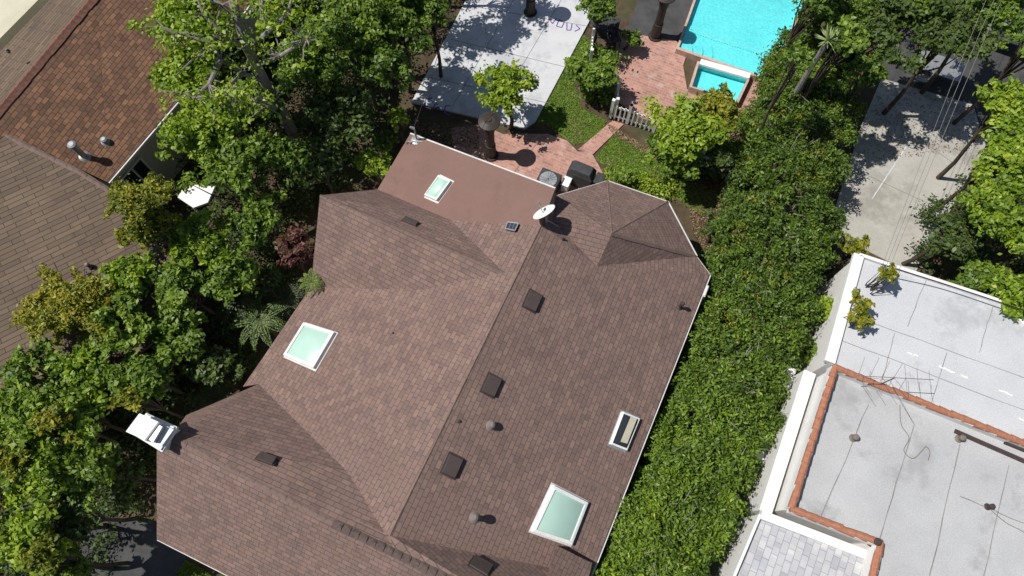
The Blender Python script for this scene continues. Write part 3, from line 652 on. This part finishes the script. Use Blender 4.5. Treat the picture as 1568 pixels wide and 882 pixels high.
# ---------------- trees
T_=[
('leafy_tree',290,35,66,5.6,'b',0),('leafy_tree',375,160,50,4.2,'g',.05),('leafy_tree',300,115,54,4.8,'b',-.1),('leafy_tree',305,205,56,4.6,'b',-.05),
('leafy_tree',355,262,54,4.4,'g',.1),('leafy_tree',425,235,42,3.6,'g',0),('leafy_tree',480,95,58,4.6,'g',0),('leafy_tree',540,45,64,5,'g',0),
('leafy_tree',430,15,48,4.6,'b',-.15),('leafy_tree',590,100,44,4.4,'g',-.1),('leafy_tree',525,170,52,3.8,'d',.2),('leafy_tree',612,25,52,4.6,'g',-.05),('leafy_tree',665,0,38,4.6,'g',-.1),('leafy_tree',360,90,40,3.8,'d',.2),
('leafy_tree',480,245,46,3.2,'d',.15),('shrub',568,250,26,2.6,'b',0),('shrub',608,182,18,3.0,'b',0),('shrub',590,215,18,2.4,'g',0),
('leafy_tree',395,335,46,3.6,'g',0),('leafy_tree',310,370,50,4.0,'b',-.15),('leafy_tree',350,430,48,3.6,'g',.05),('purple_plum_tree',450,378,34,3.4,'r',.05),
('leafy_tree',230,350,42,4.6,'y',-.25),('leafy_tree',270,440,48,4.0,'g',.05),('leafy_tree',195,430,48,4.2,'b',-.15),('leafy_tree',185,500,52,4.4,'g',.15),('leafy_tree',270,515,48,3.8,'g',0),
('leafy_tree',215,580,52,4.0,'g',.05),('leafy_tree',130,560,48,4.2,'b',-.15),('leafy_tree',55,635,56,4.4,'g',.15),('leafy_tree',130,640,46,4,'b',-.2),('leafy_tree',60,715,58,4.2,'b',-.15),('leafy_tree',140,715,48,3.6,'g',0),
('leafy_tree',50,570,46,4.2,'g',.05),('leafy_tree',5,640,46,4.2,'b',-.1),
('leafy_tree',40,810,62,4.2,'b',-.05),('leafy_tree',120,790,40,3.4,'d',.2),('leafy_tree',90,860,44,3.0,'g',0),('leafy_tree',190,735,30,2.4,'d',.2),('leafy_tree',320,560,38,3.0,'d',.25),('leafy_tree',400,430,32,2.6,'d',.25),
('leafy_tree',85,640,30,4.8,'y',-.2),('leafy_tree',20,700,30,4.8,'y',-.25),('leafy_tree',195,610,22,4.6,'y',-.15),('leafy_tree',60,850,30,4.6,'y',-.3),
('citrus_tree',774,140,44,2.3,'b',.05),('shrub',908,112,38,1.8,'g',.1),('leafy_tree',915,8,34,2.4,'g',0),('leafy_tree',1055,200,60,2.8,'b',0),('leafy_tree',1035,235,42,2.2,'g',.1),('leafy_tree',1100,175,40,3.2,'y',-.2),
('shrub',1098,345,26,1.6,'d',.3),('shrub',955,270,18,.8,'g',.1),('shrub',968,55,16,.9,'g',0),('shrub',1010,218,20,1,'g',0),('shrub',1105,245,26,2.2,'d',.1),
('leafy_tree',1285,25,60,4.6,'g',-.05),('leafy_tree',1345,40,54,4.8,'d',.25),('leafy_tree',1400,20,50,4.8,'g',-.1),('leafy_tree',1330,105,30,4.8,'g',-.15),('leafy_tree',1450,50,58,4.8,'d',.25),('leafy_tree',1515,5,56,5,'g',0),('leafy_tree',1545,160,50,4.8,'b',0),('leafy_tree',1540,240,50,4.6,'b',-.05),
('leafy_tree',1530,315,54,4.6,'b',-.15),('leafy_tree',1460,360,44,3.2,'d',.2),('leafy_tree',1505,430,40,3.0,'g',0),('leafy_tree',1570,450,44,3.8,'b',-.05),('leafy_tree',1590,370,56,4.4,'b',-.05),('leafy_tree',1590,60,46,5.2,'g',.0),
('shrub',1312,376,22,3.2,'y',-.2),('leafy_tree',1320,478,24,4.3,'y',-.2),('leafy_tree',1362,418,16,4.6,'y',-.2),('shrub',1262,470,22,2.2,'b',0),('shrub',1245,540,24,1.8,'g',0),('shrub',1250,110,30,4,'g',0),
]
for n_,u,v,r,z,k,b in T_:
    small=r<35
    tree(n_,u,v,r*1.0,z,k,bias=b,size=.15 if small else .18,dens=900 if not small else 1100)
# airy trees behind the pad (mostly beyond the view) that dapple it with shade
for u,v,r,z in ((585,-82,52,5.0),(640,-105,52,5.0),(545,-20,46,5.0),(600,-30,34,5.5),(690,-140,50,5)):
    tree('leafy_tree',u,v,r,z,'g',dens=420,size=.19,tdx=-.6)
for u,v,r,z in ((1262,-20,46,6.5),(1300,60,34,6.5),(1225,80,26,7)):
    tree('leafy_tree',u,v,r,z,'g',dens=480,size=.19)
bt=empty('bare_branched_tree'); mb=MB()
def br(pts,r0,r1):
    q=[P(*p) for p in pts]; n=len(q); mb.path(q,[r0+(r1-r0)*i/(n-1) for i in range(n)],9); return q
main=br([(458,222,0.1),(436,178,2.4),(405,125,4.8),(380,75,6.8),(362,25,7.8),(352,-20,8.4)],.22,.12)
subs=[[(405,125,4.8),(372,112,6.2),(338,92,7.2),(300,86,7.8)],[(380,75,6.8),(345,55,7.6),(312,22,8.2),(300,-10,8.6)],[(380,75,6.8),(415,45,7.6),(440,20,8.0),(450,-10,8.3)],[(392,100,6),(430,85,7),(470,60,7.6)],[(362,25,7.8),(340,8,8.2),(318,-5,8.4)],[(338,92,7.2),(320,130,7.5),(296,150,7.8)],[(345,55,7.6),(310,62,8.0),(270,52,8.3)],[(415,45,7.6),(400,15,8),(405,-10,8.3)],[(436,178,2.4),(415,160,5),(385,150,6.6),(360,155,7)],[(372,112,6.2),(350,130,7),(345,160,7.4)]]
tips=[]
for s in subs:
    q=br(s,.09,.04); tips.append(q[-1])
    for p in q[1:]:
        for k in range(6):
            d=Vector((rng.normal(),rng.normal(),rng.uniform(0,.6))).normalized()*rng.uniform(.4,1.0)
            mid=p+d*.5+Vector((rng.uniform(-.1,.1),rng.uniform(-.1,.1),.05)); mb.path([p,mid,p+d],[.03,.022,.011],5)
            tips.append(p+d)
mb.obj('trunk_and_limbs',M['bark'],bt)
C=[tuple(t) for t in tips]; R=[(.24,.24,.18)]*len(C)
clump_leaves('crown',C,R,2600,.16,.55,L['b'],bt,up=.5)
def fern(u,v,z,r,n=14,kind='g',name='tree_fern',droop=.5):
    e=empty(name); c=P(u,v,z); pos=[];nr=[];mb=MB()
    mb.path([Vector((c.x,c.y,0)),c],[.09,.06],8)
    for k in range(n):
        a=2*math.pi*k/n+rng.uniform(-.2,.2); l=r*rng.uniform(.8,1.1); pr=c
        d=Vector((math.cos(a),math.sin(a),0)); s=Vector((-d.y,d.x,0))
        for i in range(1,23):
            t=i/22; p=c+d*l*t+Vector((0,0,.35*math.sin(t*2.2)*r-droop*t*t*r)); mb.tube(pr,p,.012,.01,4,False); pr=p
            w=.16*math.sin(math.pi*min(1,t*.9+.1))*r
            for sg in(-1,1):
                for j in range(2): pos.append(p+s*sg*w*(j+.6)/2); nr.append((rng.normal()*.15,rng.normal()*.15,1))
    mb.obj('stems',M['barkd'],e)
    nr=np.array(nr); nr/=np.linalg.norm(nr,axis=1)[:,None]
    leafmesh('fronds',np.array([tuple(p) for p in pos]),nr,rng.uniform(0,.7,len(pos)),np.full(len(pos),.10*r/1.0),.35,L[kind],e)
fern(400,492,2.6,1.1,11);fern(440,455,2.2,1.0,10,'d');fern(365,455,2.8,1.0,10,kind='d');fern(330,610,2.0,.9,10,kind='d');fern(478,432,3.4,.5,10,'b')
def conifer(u,v,z,n,lr,nl,bias):
    e=empty('golden_conifer'); C=[];R=[]; c=P(u,v,z); mb=MB(); mb.path([Vector((c.x,c.y,0)),c],[.16,.05],9)
    for k in range(n):
        a=rng.uniform(0,6.28); l=rng.uniform(*lr); z0=rng.uniform(-1.4,.2)
        for t in np.linspace(.1,1,8): C.append((c.x+math.cos(a+.2*t)*l*t,c.y+math.sin(a+.2*t)*l*t,c.z+z0+.25*t-.1*t*t)); R.append((.2*(1.3-t*.8)*rng.uniform(.8,1.2),)*3)
        mb.path([c+Vector((0,0,z0)),c+Vector((math.cos(a)*l,math.sin(a)*l,z0+.1))],[.03,.01],5)
    mb.obj('trunk',M['barkd'],e); clump_leaves('sprays',C,R,nl,.12,.45,L['y'],e,up=.5,bias=bias)
conifer(110,465,4.8,44,(.5,1.7),30000,-.1); conifer(55,475,4.6,16,(.4,.9),8000,0); conifer(205,300,6.0,34,(.3,1.15),18000,-.2)
e=empty('yucca'); c=P(1268,62,6.2); mb=MB(); mb.path([Vector((c.x,c.y,0)),c],[.12,.09],8); mb.obj('trunk',M['bark'],e); mb=MB()
for k in range(70):
    a=rng.uniform(0,6.28); ph=rng.uniform(-.1,1.3); d=Vector((math.cos(a)*math.cos(ph),math.sin(a)*math.cos(ph),math.sin(ph))); s=Vector((-math.sin(a),math.cos(a),0))*.022; l=rng.uniform(.4,.6)
    mb.add([c-s,c+s,c+d*l*.6+s,c+d*l,c+d*l*.6-s],[(0,1,2,3,4)])
mb.obj('leaves',surf('yucca_leaf',(.2,.27,.1),(.35,.4,.18),5,.6,.1,30),e)
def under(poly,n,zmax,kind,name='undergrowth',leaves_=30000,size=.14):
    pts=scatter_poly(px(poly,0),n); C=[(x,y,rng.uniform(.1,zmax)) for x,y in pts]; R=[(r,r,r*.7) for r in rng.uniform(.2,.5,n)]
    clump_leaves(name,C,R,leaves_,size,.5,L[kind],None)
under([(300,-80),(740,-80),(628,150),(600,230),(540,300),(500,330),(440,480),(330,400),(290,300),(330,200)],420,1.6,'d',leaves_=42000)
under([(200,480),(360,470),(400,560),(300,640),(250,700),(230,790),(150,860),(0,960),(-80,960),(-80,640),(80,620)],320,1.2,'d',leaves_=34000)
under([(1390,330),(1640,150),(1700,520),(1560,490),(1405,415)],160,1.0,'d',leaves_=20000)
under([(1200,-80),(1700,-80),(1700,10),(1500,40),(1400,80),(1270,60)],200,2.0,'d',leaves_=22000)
under([(900,80),(935,85),(930,165),(895,160)],30,.5,'g','garden_shrubs',6000)
under([(1010,200),(1140,190),(1110,280),(1020,260)],60,.8,'g','garden_shrubs',9000)
under([(920,265),(1000,285),(1020,300),(930,275)],30,.3,'b','garden_border',4000,.1)
for i,pl in enumerate(([(610,190),(730,190),(735,230),(640,215)],[(1050,270),(1120,280),(1110,420),(1060,360)],[(1000,560),(1080,480),(940,760),(900,880)],[(930,190),(1030,250),(1060,280),(935,205)])):
    ground_leaves('leaf_litter',px(pl),1800,.03,.09,.6,L['lit'])
ground_leaves('leaf_litter',px([(1345,130),(1490,165),(1500,230),(1310,250)]),900,.045,.07,.6,L['lit'])
# ---------------- camera, light, world
cam=bpy.data.cameras.new('camera'); co=bpy.data.objects.new('camera',cam); scene.collection.objects.link(co)
co.location=(0,0,H); co.rotation_euler=(TILT,0,0); cam.sensor_width=36; cam.lens=36*F/1568; cam.clip_end=1000; scene.camera=co
el=math.radians(60); ts=Vector((-1,.08,0)).normalized()*math.cos(el)+Vector((0,0,math.sin(el)))
s=bpy.data.lights.new('sun','SUN'); s.energy=5.0; s.angle=math.radians(.5); s.color=(1,.96,.9)
so=bpy.data.objects.new('sun',s); scene.collection.objects.link(so); so.rotation_euler=ts.to_track_quat('Z','Y').to_euler()
w=bpy.data.worlds.new('World'); scene.world=w; w.use_nodes=True; nt=w.node_tree
sk=nt.nodes.new('ShaderNodeTexSky'); sk.sky_type='NISHITA'; sk.sun_disc=False; sk.sun_elevation=el; sk.sun_rotation=math.atan2(ts.x,ts.y)%(2*math.pi)
nt.links.new(sk.outputs[0],nt.nodes['Background'].inputs[0]); nt.nodes['Background'].inputs[1].default_value=.07
scene.view_settings.view_transform='Standard'; scene.view_settings.look='None'; scene.view_settings.exposure=0
